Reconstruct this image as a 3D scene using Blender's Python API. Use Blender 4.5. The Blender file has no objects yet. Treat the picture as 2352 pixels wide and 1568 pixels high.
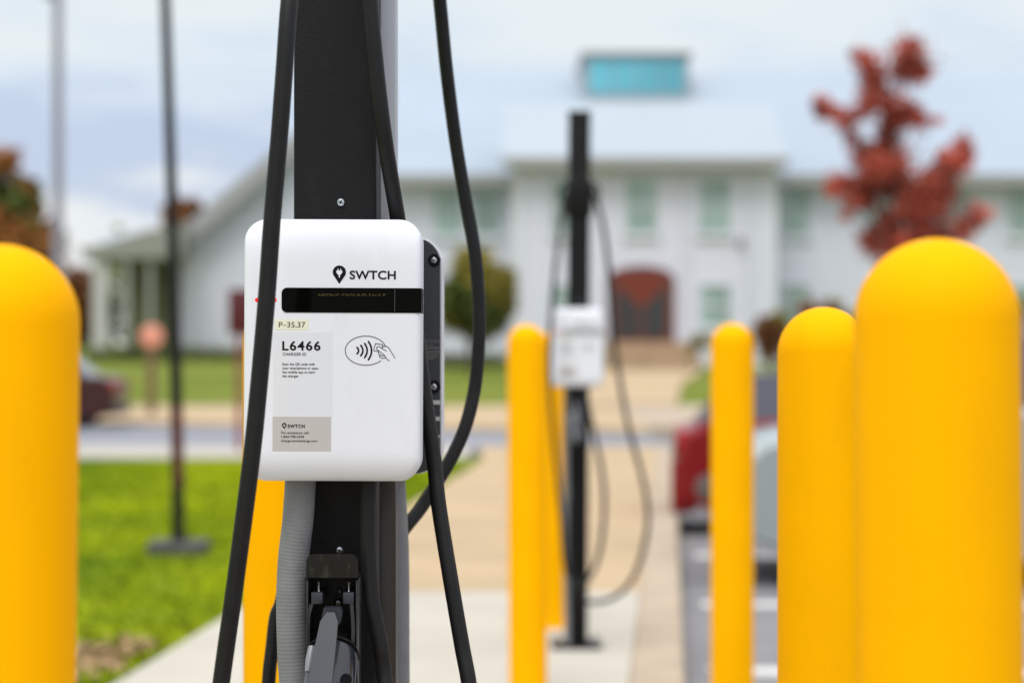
import bpy, bmesh, math, random
from mathutils import Vector, Matrix, Euler
R = math.radians
random.seed(7)
scene = bpy.context.scene
COL = scene.collection

# ------------------------------------------------------------------ camera
CAM_H, FPX, U0, V0 = 1.2, 5553.0, 1176.0, 795.0     # eye height, focal length and horizon measured on the photo
cd = bpy.data.cameras.new("camera")
cam = bpy.data.objects.new("camera", cd); COL.objects.link(cam)
cam.location = (0, 0, CAM_H); cam.rotation_euler = (R(90), 0, 0)
cd.lens = 85.0; cd.sensor_width = 36.0
cd.shift_y = (795 - 784) / 2352.0
cd.clip_start = 0.05; cd.clip_end = 4000
cd.dof.use_dof = True; cd.dof.focus_distance = 2.84; cd.dof.aperture_fstop = 3.7
scene.camera = cam

def X(u, d): return (u - U0) / FPX * d
def Z(v, d): return CAM_H + (V0 - v) / FPX * d
def P(u, v, d): return Vector((X(u, d), d, Z(v, d)))

# ------------------------------------------------------------------ world and sun
SUN_EL, SUN_ROT = 60.0, 196.0
w = bpy.data.worlds.new("World"); scene.world = w; w.use_nodes = True
nt = w.node_tree; nt.nodes.clear()
def N(nt, t, **kw):
    n = nt.nodes.new(t)
    for k, v in kw.items(): setattr(n, k, v)
    return n
def L(nt, a, b): nt.links.new(a, b)
out = N(nt, 'ShaderNodeOutputWorld'); bg = N(nt, 'ShaderNodeBackground')
sky = N(nt, 'ShaderNodeTexSky', sky_type='NISHITA')
sky.sun_disc = False; sky.sun_elevation = R(SUN_EL); sky.sun_rotation = R(SUN_ROT)
tc = N(nt, 'ShaderNodeTexCoord'); sep = N(nt, 'ShaderNodeSeparateXYZ')
L(nt, tc.outputs['Generated'], sep.inputs[0])
mp = N(nt, 'ShaderNodeMapping'); mp.inputs['Scale'].default_value = (7, 7, 27)
L(nt, tc.outputs['Generated'], mp.inputs[0])
nz = N(nt, 'ShaderNodeTexNoise'); nz.inputs['Scale'].default_value = 1.3; nz.inputs['Detail'].default_value = 5
L(nt, mp.outputs[0], nz.inputs['Vector'])
m1 = N(nt, 'ShaderNodeMath', operation='MULTIPLY_ADD'); L(nt, nz.outputs['Fac'], m1.inputs[0]); m1.inputs[1].default_value = 0.12
m1.inputs[2].default_value = -0.060
m2 = N(nt, 'ShaderNodeMath', operation='ADD'); L(nt, m1.outputs[0], m2.inputs[0]); L(nt, sep.outputs['Z'], m2.inputs[1])
rp = N(nt, 'ShaderNodeValToRGB'); L(nt, m2.outputs[0], rp.inputs[0])
cr = rp.color_ramp
cols = [(0.0, (.88, .91, .92)), (0.050, (.90, .93, .95)), (0.064, (.60, .69, .86)), (0.088, (.58, .67, .87)),
        (0.108, (.74, .84, .95)), (0.14, (.88, .93, .95)), (0.24, (.78, .85, .95)), (0.45, (1.0, 1.03, 1.06)), (1.0, (1.95, 1.95, 1.98))]
while len(cr.elements) < len(cols): cr.elements.new(.5)
for e, (p, c) in zip(cr.elements, cols): e.position = p; e.color = (*c, 1)
STR = 0.1
mul = N(nt, 'ShaderNodeVectorMath', operation='SCALE'); L(nt, rp.outputs[0], mul.inputs[0]); mul.inputs['Scale'].default_value = 1 / STR
mx = N(nt, 'ShaderNodeMix', data_type='RGBA'); mx.inputs['Factor'].default_value = 0.88     # thick cloud over the blue sky
L(nt, sky.outputs[0], mx.inputs['A']); L(nt, mul.outputs[0], mx.inputs['B'])
L(nt, mx.outputs['Result'], bg.inputs['Color']); bg.inputs['Strength'].default_value = STR
L(nt, bg.outputs[0], out.inputs[0])

sl = bpy.data.lights.new("sun", 'SUN'); sl.energy = 1.85; sl.angle = R(24); sl.color = (1, .975, .95)
so = bpy.data.objects.new("sun", sl); COL.objects.link(so)
el, az = R(SUN_EL), R(SUN_ROT)
sd = Vector((math.sin(az) * math.cos(el), math.cos(az) * math.cos(el), math.sin(el)))
so.rotation_euler = (-sd).to_track_quat('-Z', 'Y').to_euler()
scene.view_settings.view_transform = 'Standard'; scene.view_settings.look = 'None'
scene.view_settings.exposure = 0.0; scene.view_settings.gamma = 1.0

# ------------------------------------------------------------------ materials
MATS = {}
def mat(name, col, rough=.6, metal=0., noise=0., nscale=8., bump=0., bscale=200., spec=.5, coat=0., col2=None, trans=0., stretch=None, detail=3, emis=None, emis_s=1.0, sub=0., dirt=None):
    if name in MATS: return MATS[name]
    m = bpy.data.materials.new(name); m.use_nodes = True; t = m.node_tree
    b = t.nodes['Principled BSDF']
    b.inputs['Base Color'].default_value = (*col, 1); b.inputs['Roughness'].default_value = rough
    b.inputs['Metallic'].default_value = metal; b.inputs['Specular IOR Level'].default_value = spec
    b.inputs['Coat Weight'].default_value = coat; b.inputs['Transmission Weight'].default_value = trans
    if emis: b.inputs['Emission Color'].default_value = (*emis, 1); b.inputs['Emission Strength'].default_value = emis_s
    tcx = N(t, 'ShaderNodeTexCoord'); mpx = N(t, 'ShaderNodeMapping'); L(t, tcx.outputs['Object'], mpx.inputs[0])
    if stretch: mpx.inputs['Scale'].default_value = stretch
    if noise or col2:
        n = N(t, 'ShaderNodeTexNoise'); n.inputs['Scale'].default_value = nscale; n.inputs['Detail'].default_value = detail
        L(t, mpx.outputs[0], n.inputs['Vector'])
        r = N(t, 'ShaderNodeValToRGB'); L(t, n.outputs['Fac'], r.inputs[0])
        c2 = col2 or tuple(c * (1 - noise) for c in col)
        r.color_ramp.elements[0].position = .38; r.color_ramp.elements[0].color = (*c2, 1)
        r.color_ramp.elements[1].position = .62; r.color_ramp.elements[1].color = (*col, 1)
        L(t, r.outputs[0], b.inputs['Base Color'])
    if dirt:                                   # (amount, scale, colour): sparse scuffs and streaks
        n3 = N(t, 'ShaderNodeTexNoise'); n3.inputs['Scale'].default_value = dirt[1]; n3.inputs['Detail'].default_value = 8; n3.inputs['Roughness'].default_value = .65
        mp3 = N(t, 'ShaderNodeMapping'); mp3.inputs['Scale'].default_value = (1.6, 1.6, .5); L(t, tcx.outputs['Object'], mp3.inputs[0]); L(t, mp3.outputs[0], n3.inputs['Vector'])
        r3 = N(t, 'ShaderNodeValToRGB'); L(t, n3.outputs['Fac'], r3.inputs[0]); r3.color_ramp.elements[0].position = .52; r3.color_ramp.elements[0].color = (0, 0, 0, 1)
        r3.color_ramp.elements[1].position = .74; r3.color_ramp.elements[1].color = (dirt[0],) * 3 + (1,)
        m3 = N(t, 'ShaderNodeMix', data_type='RGBA'); L(t, r3.outputs[0], m3.inputs['Factor']); m3.inputs['B'].default_value = (*dirt[2], 1)
        if b.inputs['Base Color'].is_linked: L(t, b.inputs['Base Color'].links[0].from_socket, m3.inputs['A'])
        else: m3.inputs['A'].default_value = (*col, 1)
        L(t, m3.outputs['Result'], b.inputs['Base Color'])
    if bump:
        n2 = N(t, 'ShaderNodeTexNoise'); n2.inputs['Scale'].default_value = bscale; n2.inputs['Detail'].default_value = 3
        L(t, mpx.outputs[0], n2.inputs['Vector'])
        bp = N(t, 'ShaderNodeBump'); bp.inputs['Strength'].default_value = bump; bp.inputs['Distance'].default_value = 1.0 / bscale
        L(t, n2.outputs['Fac'], bp.inputs['Height']); L(t, bp.outputs[0], b.inputs['Normal'])
    MATS[name] = m
    return m

def siding_mat():
    m = bpy.data.materials.new('white_board_siding'); m.use_nodes = True; t = m.node_tree; b = t.nodes['Principled BSDF']
    b.inputs['Roughness'].default_value = .6
    tcx = N(t, 'ShaderNodeTexCoord'); wv = N(t, 'ShaderNodeTexWave', wave_type='BANDS', bands_direction='X', wave_profile='SIN')
    wv.inputs['Scale'].default_value = 0.785; L(t, tcx.outputs['Object'], wv.inputs['Vector'])
    r = N(t, 'ShaderNodeValToRGB'); L(t, wv.outputs['Fac'], r.inputs[0])
    r.color_ramp.elements[0].position = .86; r.color_ramp.elements[1].position = .95
    r.color_ramp.elements[0].color = (0, 0, 0, 1); r.color_ramp.elements[1].color = (1, 1, 1, 1)
    bp = N(t, 'ShaderNodeBump'); bp.inputs['Distance'].default_value = .02; L(t, r.outputs[0], bp.inputs['Height']); L(t, bp.outputs[0], b.inputs['Normal'])
    n = N(t, 'ShaderNodeTexNoise'); n.inputs['Scale'].default_value = .4; L(t, tcx.outputs['Object'], n.inputs['Vector'])
    r2 = N(t, 'ShaderNodeValToRGB'); L(t, n.outputs['Fac'], r2.inputs[0])
    r2.color_ramp.elements[0].color = (.66, .67, .765, 1); r2.color_ramp.elements[1].color = (.72, .73, .835, 1)
    L(t, r2.outputs[0], b.inputs['Base Color'])
    return m

def grass_mat():
    m = bpy.data.materials.new('lawn_grass'); m.use_nodes = True; t = m.node_tree; b = t.nodes['Principled BSDF']
    b.inputs['Roughness'].default_value = 1; b.inputs['Specular IOR Level'].default_value = .0
    tcx = N(t, 'ShaderNodeTexCoord')
    n = N(t, 'ShaderNodeTexNoise'); n.inputs['Scale'].default_value = .5; n.inputs['Detail'].default_value = 4; L(t, tcx.outputs['Object'], n.inputs['Vector'])
    r = N(t, 'ShaderNodeValToRGB'); L(t, n.outputs['Fac'], r.inputs[0])
    e = r.color_ramp.elements; e[0].position = .36; e[0].color = (.075, .125, .012, 1); e[1].position = .7; e[1].color = (.33, .36, .02, 1)
    a = e.new(.5); a.color = (.17, .225, .018, 1)
    n2 = N(t, 'ShaderNodeTexNoise'); n2.inputs['Scale'].default_value = 9; n2.inputs['Detail'].default_value = 5; L(t, tcx.outputs['Object'], n2.inputs['Vector'])
    r2 = N(t, 'ShaderNodeValToRGB'); L(t, n2.outputs['Fac'], r2.inputs[0])
    r2.color_ramp.elements[0].position = .3; r2.color_ramp.elements[0].color = (.6, .6, .6, 1); r2.color_ramp.elements[1].position = .7; r2.color_ramp.elements[1].color = (1.2, 1.2, 1.2, 1)
    mm = N(t, 'ShaderNodeMix', data_type='RGBA', blend_type='MULTIPLY'); mm.inputs['Factor'].default_value = .45
    L(t, r.outputs[0], mm.inputs['A']); L(t, r2.outputs[0], mm.inputs['B']); L(t, mm.outputs['Result'], b.inputs['Base Color'])
    return m
SIDING, GRASS = siding_mat(), grass_mat()
YEL = mat('yellow_sleeve_plastic', (1.0, .46, .0), .6, spec=.03, dirt=(.14, 9, (.62, .28, .01)), noise=.05, nscale=5, bump=.05, bscale=120)
BLK = mat('black_powder_coat', (.006, .006, .0065), .5, dirt=(.12, 30, (.03, .03, .03)), bump=.55, bscale=650, spec=.2)
BLKS = mat('black_smooth_metal', (.008, .008, .008), .42, bump=.1, bscale=300, spec=.22)
RUB = mat('black_cable_rubber', (.0085, .0085, .0092), .5, noise=.3, nscale=40, bump=.1, bscale=250, spec=.3)
WHT = mat('white_housing_plastic', (.76, .78, .84), .38, dirt=(.14, 16, (.50, .49, .46)), noise=.015, nscale=9, bump=.03, bscale=500)
INK = mat('dark_print', (.008, .008, .012), .6, spec=.1)
GLS = mat('black_display_glass', (.002, .002, .0015), .06, spec=.05)
GRYC = mat('grey_flexible_conduit', (.205, .21, .22), .5, noise=.12, nscale=30)
GRYM = mat('grey_galvanised_metal', (.30, .31, .33), .38, metal=.6, noise=.1, nscale=12)
STEEL = mat('steel_screw', (.55, .58, .6), .22, metal=1.0)
HGRY = mat('slate_grey_plastic', (.028, .032, .043), .34)
GLOSS = mat('glossy_black_plastic', (.02, .022, .03), .13)
STK = mat('clear_grey_sticker', (.70, .715, .76), .35)
STK2 = mat('warm_grey_sticker', (.50, .475, .455), .4)
STK3 = mat('pale_yellow_tape', (.76, .75, .60), .45)
RED = mat('red_status_light', (.5, .0, .01), .3, emis=(.75, .0, .01), emis_s=.9)
AMB = mat('amber_display_text', (.05, .028, .0), .4, emis=(.08, .05, .01), emis_s=.4)
CRIM = mat('crimson_sign_paint', (.085, .004, .009), .45)
CREAM = mat('cream_concrete', (.50, .465, .395), .85, noise=.08, nscale=1.5, bump=.2, bscale=60)
TAN = mat('tan_paving', (.49, .36, .215), .9, noise=.14, nscale=1.2, bump=.2, bscale=40)
TAN2 = mat('tan_kerb_concrete', (.46, .37, .27), .9, noise=.15, nscale=3)
ASPH = mat('grey_asphalt', (.23, .225, .235), .9, noise=.2, nscale=2, bump=.2, bscale=80)
ASPHR = mat('road_asphalt', (.24, .25, .285), .9, noise=.12, nscale=1, bump=.2, bscale=80)
PAINT = mat('white_road_paint', (.75, .74, .72), .7, noise=.15, nscale=9)
CONC = mat('pale_concrete', (.46, .43, .38), .9, noise=.12, nscale=1)
ROOF = mat('pale_metal_roof', (.35, .42, .50), .5, metal=.1, noise=.05, nscale=.2)
TRIM = mat('grey_eave_trim', (.34, .34, .345), .6)
WTRIM = mat('white_trim', (.68, .70, .74), .55)
PANE = mat('green_window_glass', (.33, .46, .42), .12, noise=.3, nscale=.8)
TEAL = mat('teal_skylight_glass', (.15, .50, .60), .15, noise=.25, nscale=.35)
DOORR = mat('rust_red_door_paint', (.17, .025, .009), .5)
DARKG = mat('dark_door_glass', (.04, .04, .04), .15)
BARK = mat('bark_brown', (.10, .07, .05), .9, noise=.4, nscale=12, bump=.5, bscale=30)
LRED = mat('red_maple_leaf', (.62, .125, .07), .7, noise=.5, nscale=2.5)
LOLV = mat('olive_leaf', (.30, .25, .03), .8, noise=.4, nscale=1.5)
LORG = mat('orange_brown_leaf', (.45, .18, .04), .8, noise=.4, nscale=.6)
LGRN = mat('dark_green_leaf', (.12, .16, .03), .8, noise=.4, nscale=.8)
LBRN = mat('red_brown_leaf', (.30, .12, .045), .8, noise=.4, nscale=.8)
TYRE = mat('tyre_rubber', (.015, .015, .015), .8)

# ------------------------------------------------------------------ helpers
ORG = {}
def tag(o, label=None, cat=None, group=None, kind=None):
    if label: o['label'] = label
    if cat: o['category'] = cat
    if group: o['group'] = group
    if kind: o['kind'] = kind
    return o
def thing(name, loc, label, cat, group=None):
    o = bpy.data.objects.new(name, None); COL.objects.link(o); o.location = loc
    o.empty_display_size = .1
    ORG[o] = Vector(loc); tag(o, label, cat, group); return o
def obj(name, bm, m, parent=None, smooth=True, loc=None, ang=35):
    org = ORG[parent] if parent else Vector(loc or (0, 0, 0))
    bmesh.ops.translate(bm, verts=bm.verts, vec=-org)
    bmesh.ops.recalc_face_normals(bm, faces=bm.faces) if smooth != 'raw' else None
    me = bpy.data.meshes.new(name); bm.to_mesh(me); bm.free()
    for mm in (m if isinstance(m, (list, tuple)) else [m]): me.materials.append(mm)
    if smooth:
        me.polygons.foreach_set('use_smooth', [True] * len(me.polygons))
        me.set_sharp_from_angle(angle=R(ang))
    o = bpy.data.objects.new(name, me); COL.objects.link(o)
    if parent: o.parent = parent
    else: o.location = org
    ORG[o] = org
    return o
def NB(): return bmesh.new()
def box(bm, a, b, bev=0., seg=2, rot=None):
    a, b = Vector(a), Vector(b); c = (a + b) / 2; s = b - a
    r = bmesh.ops.create_cube(bm, size=1.0, matrix=Matrix.LocRotScale(c, rot, Vector((abs(s.x), abs(s.y), abs(s.z)))))
    if bev > 0:
        es = list({e for v in r['verts'] for e in v.link_edges})
        bmesh.ops.bevel(bm, geom=es, offset=bev, segments=seg, profile=.5, affect='EDGES')
    return bm
def tube(bm, pts, rad, n=14, cap=True):
    pts = [Vector(p) for p in pts]; rads = rad if isinstance(rad, (list, tuple)) else [rad] * len(pts)
    rings = []; prev = None
    for i, p in enumerate(pts):
        t = (pts[min(i + 1, len(pts) - 1)] - pts[max(i - 1, 0)]).normalized()
        if prev is None:
            a = Vector((0, 1, 0)) if abs(t.y) < .9 else Vector((1, 0, 0)); s = t.cross(a).normalized()
        else:
            s = (prev - t * prev.dot(t)).normalized()
        prev = s; q = t.cross(s)
        rings.append([bm.verts.new(p + (s * math.cos(k * math.tau / n) + q * math.sin(k * math.tau / n)) * rads[i]) for k in range(n)])
    for i in range(len(rings) - 1):
        for k in range(n):
            bm.faces.new((rings[i][k], rings[i][(k + 1) % n], rings[i + 1][(k + 1) % n], rings[i + 1][k]))
    if cap: bm.faces.new(rings[0]); bm.faces.new(rings[-1])
    return bm
def spline(pts, sub=8):
    P_ = [Vector(p) for p in pts]; o = []
    for i in range(len(P_) - 1):
        p0, p1, p2, p3 = P_[max(i - 1, 0)], P_[i], P_[i + 1], P_[min(i + 2, len(P_) - 1)]
        for k in range(sub):
            t = k / sub
            o.append(.5 * ((2 * p1) + (p2 - p0) * t + (2 * p0 - 5 * p1 + 4 * p2 - p3) * t * t + (3 * p1 - p0 - 3 * p2 + p3) * t ** 3))
    o.append(P_[-1]); return o
def lathe(bm, c, prof, n=48, axis='Z'):
    c = Vector(c); rings = []
    for r, h in prof:
        ring = []
        for k in range(n):
            a = k * math.tau / n; x, y = r * math.cos(a), r * math.sin(a)
            v = Vector((x, y, h)) if axis == 'Z' else (Vector((x, h, y)) if axis == 'Y' else Vector((h, x, y)))
            ring.append(bm.verts.new(c + v))
        rings.append(ring)
    for i in range(len(rings) - 1):
        for k in range(n): bm.faces.new((rings[i][k], rings[i][(k + 1) % n], rings[i + 1][(k + 1) % n], rings[i + 1][k]))
    bm.faces.new(rings[0]); bm.faces.new(rings[-1]); return bm
def prism(bm, poly, y0, y1):                      # poly in (x, z), extruded along y
    a = [bm.verts.new((x, y0, z)) for x, z in poly]; b = [bm.verts.new((x, y1, z)) for x, z in poly]
    n = len(poly); bm.faces.new(a); bm.faces.new(b)
    for i in range(n): bm.faces.new((a[i], a[(i + 1) % n], b[(i + 1) % n], b[i]))
    return bm
def slab(bm, poly, z0, z1):                       # poly in (x, y)
    a = [bm.verts.new((x, y, z0)) for x, y in poly]; b = [bm.verts.new((x, y, z1)) for x, y in poly]
    n = len(poly); bm.faces.new(a); bm.faces.new(b)
    for i in range(n): bm.faces.new((a[i], a[(i + 1) % n], b[(i + 1) % n], b[i]))
    return bm
def rrect(x0, x1, z0, z1, r, n=10, rs=None):       # rs: radii tl, tr, br, bl
    rs = rs or (r, r, r, r); pts = []
    for (cx, cz, a0, rr) in ((x1 - rs[1], z1 - rs[1], 0, rs[1]), (x0 + rs[0], z1 - rs[0], 90, rs[0]), (x0 + rs[3], z0 + rs[3], 180, rs[3]), (x1 - rs[2], z0 + rs[2], 270, rs[2])):
        if rr <= 0: pts.append((cx, cz)); continue
        for k in range(n + 1):
            a = R(a0 + 90 * k / n); pts.append((cx + rr * math.cos(a), cz + rr * math.sin(a)))
    return pts

# ------------------------------------------------------------------ the setting
def xl(y): return -1.41 + (y - 8.62) * .0655 - .0     # left edge of the walk
def xr(y): return .615 + (y - 8.62) * .0655           # kerb line on its right
GZ = lambda y: 0.0 if y < 49 else min(1.3, (y - 49) / 39 * .49) if y < 200 else 1.3
bm = NB()
ys = [-60, 0, 30, 48.9, 49.0, 55, 65, 80, 100, 130, 170, 260, 500, 1000, 2500]
xs = [-1600, -400, -100, -40, -15, 0, 15, 40, 100, 400, 1600]
grid = [[bm.verts.new((x, y, -.25 if y < 49 else GZ(y))) for x in xs] for y in ys]
for i in range(len(ys) - 1):
    for j in range(len(xs) - 1): bm.faces.new((grid[i][j], grid[i][j + 1], grid[i + 1][j + 1], grid[i + 1][j]))
tag(obj('ground', bm, mat('far_grass', (.185, .21, .05), .95, col2=(.12, .165, .03), nscale=.12, spec=.0), smooth=False), kind='structure')
bm = NB(); slab(bm, [(-90, -30), (xl(-30), -30), (xl(25.8), 25.8), (-90, 27)], -.2, 0.0)
bmesh.ops.subdivide_edges(bm, edges=bm.edges, cuts=1)
tag(obj('lawn', bm, GRASS, smooth=False), kind='structure')
bm = NB(); slab(bm, [(xl(-30), -30), (xr(-30) - .2, -30), (xr(11.8) - .2, 11.8), (xl(11.8), 11.8)], -.2, .004)
tag(obj('concrete_slab', bm, CREAM, smooth=False), kind='structure')
bm = NB(); slab(bm, [(xl(11.8), 11.8), (xr(11.8) - .2, 11.8), (xr(29) - .2, 29), (xl(25.6) - .1, 29), (xl(25.6), 25.6)], -.2, .002)
tag(obj('path', bm, TAN, smooth=False), kind='structure')
bm = NB(); slab(bm, [(xr(-30) - .2, -30), (xr(-30), -30), (xr(29), 29), (xr(29) - .2, 29)], -.2, .008)
bmesh.ops.bevel(bm, geom=bm.edges[:], offset=.012, segments=2, affect='EDGES')
tag(obj('kerb', bm, TAN2, smooth=False), kind='structure')
bm = NB(); slab(bm, [(-90, 27), (xl(25.8) - .2, 25.9), (xl(25.8) - .2, 29), (-90, 30.5)], -.2, .012)
tag(obj('pavement', bm, CONC, smooth=False), kind='structure')
bm = NB(); slab(bm, [(xr(-30), -30), (60, -30), (60, 36), (2.0, 36), (2.0, 29), (xr(29), 29)], -.24, -.15)
tag(obj('parking_lot', bm, ASPH, smooth=False), kind='structure')
bm = NB(); slab(bm, [(-90, 30.5), (-2, 29.02), (2.0, 29.02), (2.0, 34.6), (-7, 39.0), (-90, 42)], -.24, -.06)
tag(obj('road', bm, ASPHR, smooth=False), kind='structure')
bm = NB(); slab(bm, [(-90, 42), (-7, 39.0), (2.0, 34.6), (2.0, 48.9), (-90, 48.9)], -.2, .006)
tag(obj('far_verge', bm, TAN, smooth=False), kind='structure')
bm = NB(); slab(bm, [(2.0, 36), (60, 36), (60, 48.9), (2.0, 48.9)], -.2, .01)
tag(obj('far_pavement', bm, TAN2, smooth=False), kind='structure')
bm = NB()
pp = [(0.4, 47), (3.2, 47), (6.3, 79.4), (3.2, 79.4)]
vs = [bm.verts.new((x, y, GZ(y) + .03)) for x, y in [(0.4, 48.5), (3.3, 48.5), (4.5, 64), (6.4, 80.5), (3.2, 80.5), (1.8, 64)]]
bm.faces.new((vs[0], vs[1], vs[2], vs[5])); bm.faces.new((vs[5], vs[2], vs[3], vs[4]))
tag(obj('entrance_path', bm, TAN, smooth=False), kind='structure')
for k, y in enumerate((7.2, 9.95, 12.55, 15.5, 18.3, 21.1, 23.9)):
    bm = NB(); slab(bm, [(xr(y) + .12, y), (xr(y) + 5.0, y - .3), (xr(y) + 5.0, y - .1), (xr(y) + .12, y + .2)], -.15, -.145)
    tag(obj('parking_line', bm, PAINT, smooth=False), kind='structure')
# leaf litter patch on the lawn
vsn, fcs = [], []
for i in range(380):
    c = Vector((X(255, 9.3) + random.gauss(0, .17), 9.2 + random.gauss(0, .35), .012 + random.random() * .015)); s = random.uniform(.012, .03)
    if c.x > xl(c.y) - .05: continue
    q = Euler((random.uniform(-.6, .6), random.uniform(-.6, .6), random.random() * 6)).to_matrix()
    b0 = len(vsn)
    for a, b in ((-1, -.7), (1, -.7), (1.1, .7), (-.9, .7)): vsn.append(c + q @ Vector((a * s, b * s, 0)))
    fcs.append((b0, b0 + 1, b0 + 2, b0 + 3))
me = bpy.data.meshes.new('leaf_litter'); me.from_pydata(vsn, [], fcs); me.materials.append(mat('dry_leaf', (.40, .26, .13), .9, noise=.4, nscale=20))
o = bpy.data.objects.new('leaf_litter', me); COL.objects.link(o); tag(o, 'patch of dry tan leaves on the lawn beside the concrete slab', 'leaves', kind='stuff')
# short grass over the lawn close to the walk
vsn, fcs = [], []
for i in range(45000):
    y = 8.0 + 17 * random.random() ** 1.4; x = xl(y) - .03 - random.random() ** 1.2 * 5.5
    h = random.uniform(.012, .034); a = random.random() * 6.28; wd = .006 + .0006 * y
    dx, dy = math.cos(a) * wd, math.sin(a) * wd; lx, ly = random.gauss(0, .02), random.gauss(0, .02)
    b0 = len(vsn); vsn += [(x - dx, y - dy, 0), (x + dx, y + dy, 0), (x + lx, y + ly, h)]; fcs.append((b0, b0 + 1, b0 + 2))
me = bpy.data.meshes.new('grass'); me.from_pydata(vsn, [], fcs)
me.materials.append(mat('grass_blade', (.36, .42, .010), .9, col2=(.14, .22, .012), nscale=.55, spec=.0))
o = bpy.data.objects.new('grass', me); COL.objects.link(o); tag(o, 'short bright green grass on the lawn left of the walk', 'grass', kind='stuff')

# ------------------------------------------------------------------ bollards
BR = .065
def bollard_at(u, v_top, wpx, label, lean=0.0, H=None):
    d = FPX * (2 * BR) / wpx; x = X(u, d) - math.tan(R(lean)) * 1.25
    H = (H or Z(v_top, d)) - .004
    t = thing('bollard', (x, d, .004), label, 'bollard', 'yellow bollards around the chargers')
    bm = NB(); prof = [(BR, .03), (BR * 1.0, H * .5), (BR, H - BR)]
    for k in range(1, 15):
        a = R(90 * k / 15); prof.append((BR * math.cos(a), H - BR + BR * math.sin(a)))
    prof.append((.0008, H))
    lathe(bm, (x, d, .004), prof, 64); obj('sleeve', bm, YEL, t, ang=60)
    bm = NB(); lathe(bm, (x, d, .004), [(BR * 1.1, 0), (BR * 1.1, .022), (BR * 1.03, .03)], 48)
    obj('base_ring', bm, YEL, t)
    t.rotation_euler = (0, R(lean), 0)
    return t
bollard_at(0, 560, 366, 'yellow domed bollard at the far left, cut by the left edge of the photo', lean=.7)
bollard_at(2151, 547, 378, 'largest yellow domed bollard at the right, in front of the red tree', lean=-.55)
bollard_at(1892, 705, 212, 'mid sized yellow bollard partly hidden behind the largest right one', lean=-.0)
bollard_at(1682, 742, 99, 'slim yellow bollard standing between the parked cars and the walk', lean=0)
bollard_at(1209, 745, 88, 'slim yellow bollard directly left of the distant charger', lean=-.3)
bollard_at(1266, 762, 70, 'yellow bollard behind the distant charger post, half covered by another bollard', lean=-.3)
bollard_at(657, 690, 196, 'yellow bollard hidden behind the near white charger, seen below it', lean=0)

# ------------------------------------------------------------------ text helper
def text_bm(body, u0, u1, vt, vb, y, D=2.84, bold=0., thick=.0002, cut=None, sp=None):
    c = bpy.data.curves.new('t', 'FONT'); c.body = body; c.offset = bold; c.space_character = sp or 1 + bold * 3.5; c.resolution_u = 4
    o = bpy.data.objects.new('t', c); COL.objects.link(o)
    me = bpy.data.meshes.new_from_object(o)
    bpy.data.objects.remove(o); bpy.data.curves.remove(c)
    bm = NB(); bm.from_mesh(me); bpy.data.meshes.remove(me)
    xs_ = [v.co.x for v in bm.verts]; x0, x1 = min(xs_), max(xs_)
    capH = .729 + bold
    wx0, wx1, zb, zt = X(u0, D), X(u1, D), Z(vb, D), Z(vt, D)
    sx = (wx1 - wx0) / (x1 - x0); sz = (zt - zb) / capH
    if cut is not None:
        bmesh.ops.bisect_plane(bm, geom=bm.verts[:] + bm.edges[:] + bm.faces[:], plane_co=(0, cut, 0), plane_no=(0, -1, 0), clear_outer=True)
    for v in bm.verts: v.co = Vector((wx0 + (v.co.x - x0) * sx, y, zb + v.co.y * sz))
    return bm
def stroke(bm, pts, w, y, closed=False, round_=True):      # flat stroke in the x-z plane, pts are world (x, z)
    n = len(pts); q = []
    for i, p in enumerate(pts):
        a = pts[i - 1] if (i or closed) else p; b = pts[(i + 1) % n] if (i < n - 1 or closed) else p
        t = Vector((b[0] - a[0], b[1] - a[1])); t.normalize(); nn = Vector((-t.y, t.x)) * w / 2
        q.append((bm.verts.new((p[0] + nn.x, y, p[1] + nn.y)), bm.verts.new((p[0] - nn.x, y, p[1] - nn.y))))
    for i in range(n if closed else n - 1):
        a, b = q[i], q[(i + 1) % n]; bm.faces.new((a[0], b[0], b[1], a[1]))
    if round_ and not closed:
        for k, p in enumerate((pts[0], pts[-1])):
            yy = y - .00002 * (k + 1)
            bm.faces.new([bm.verts.new((p[0] + w / 2 * math.cos(a * math.tau / 12), yy, p[1] + w / 2 * math.sin(a * math.tau / 12))) for a in range(12)])
def join(*bms):
    r = bms[0]
    for b in bms[1:]:
        me = bpy.data.meshes.new('x'); b.to_mesh(me); r.from_mesh(me); bpy.data.meshes.remove(me); b.free()
    return r

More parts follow.
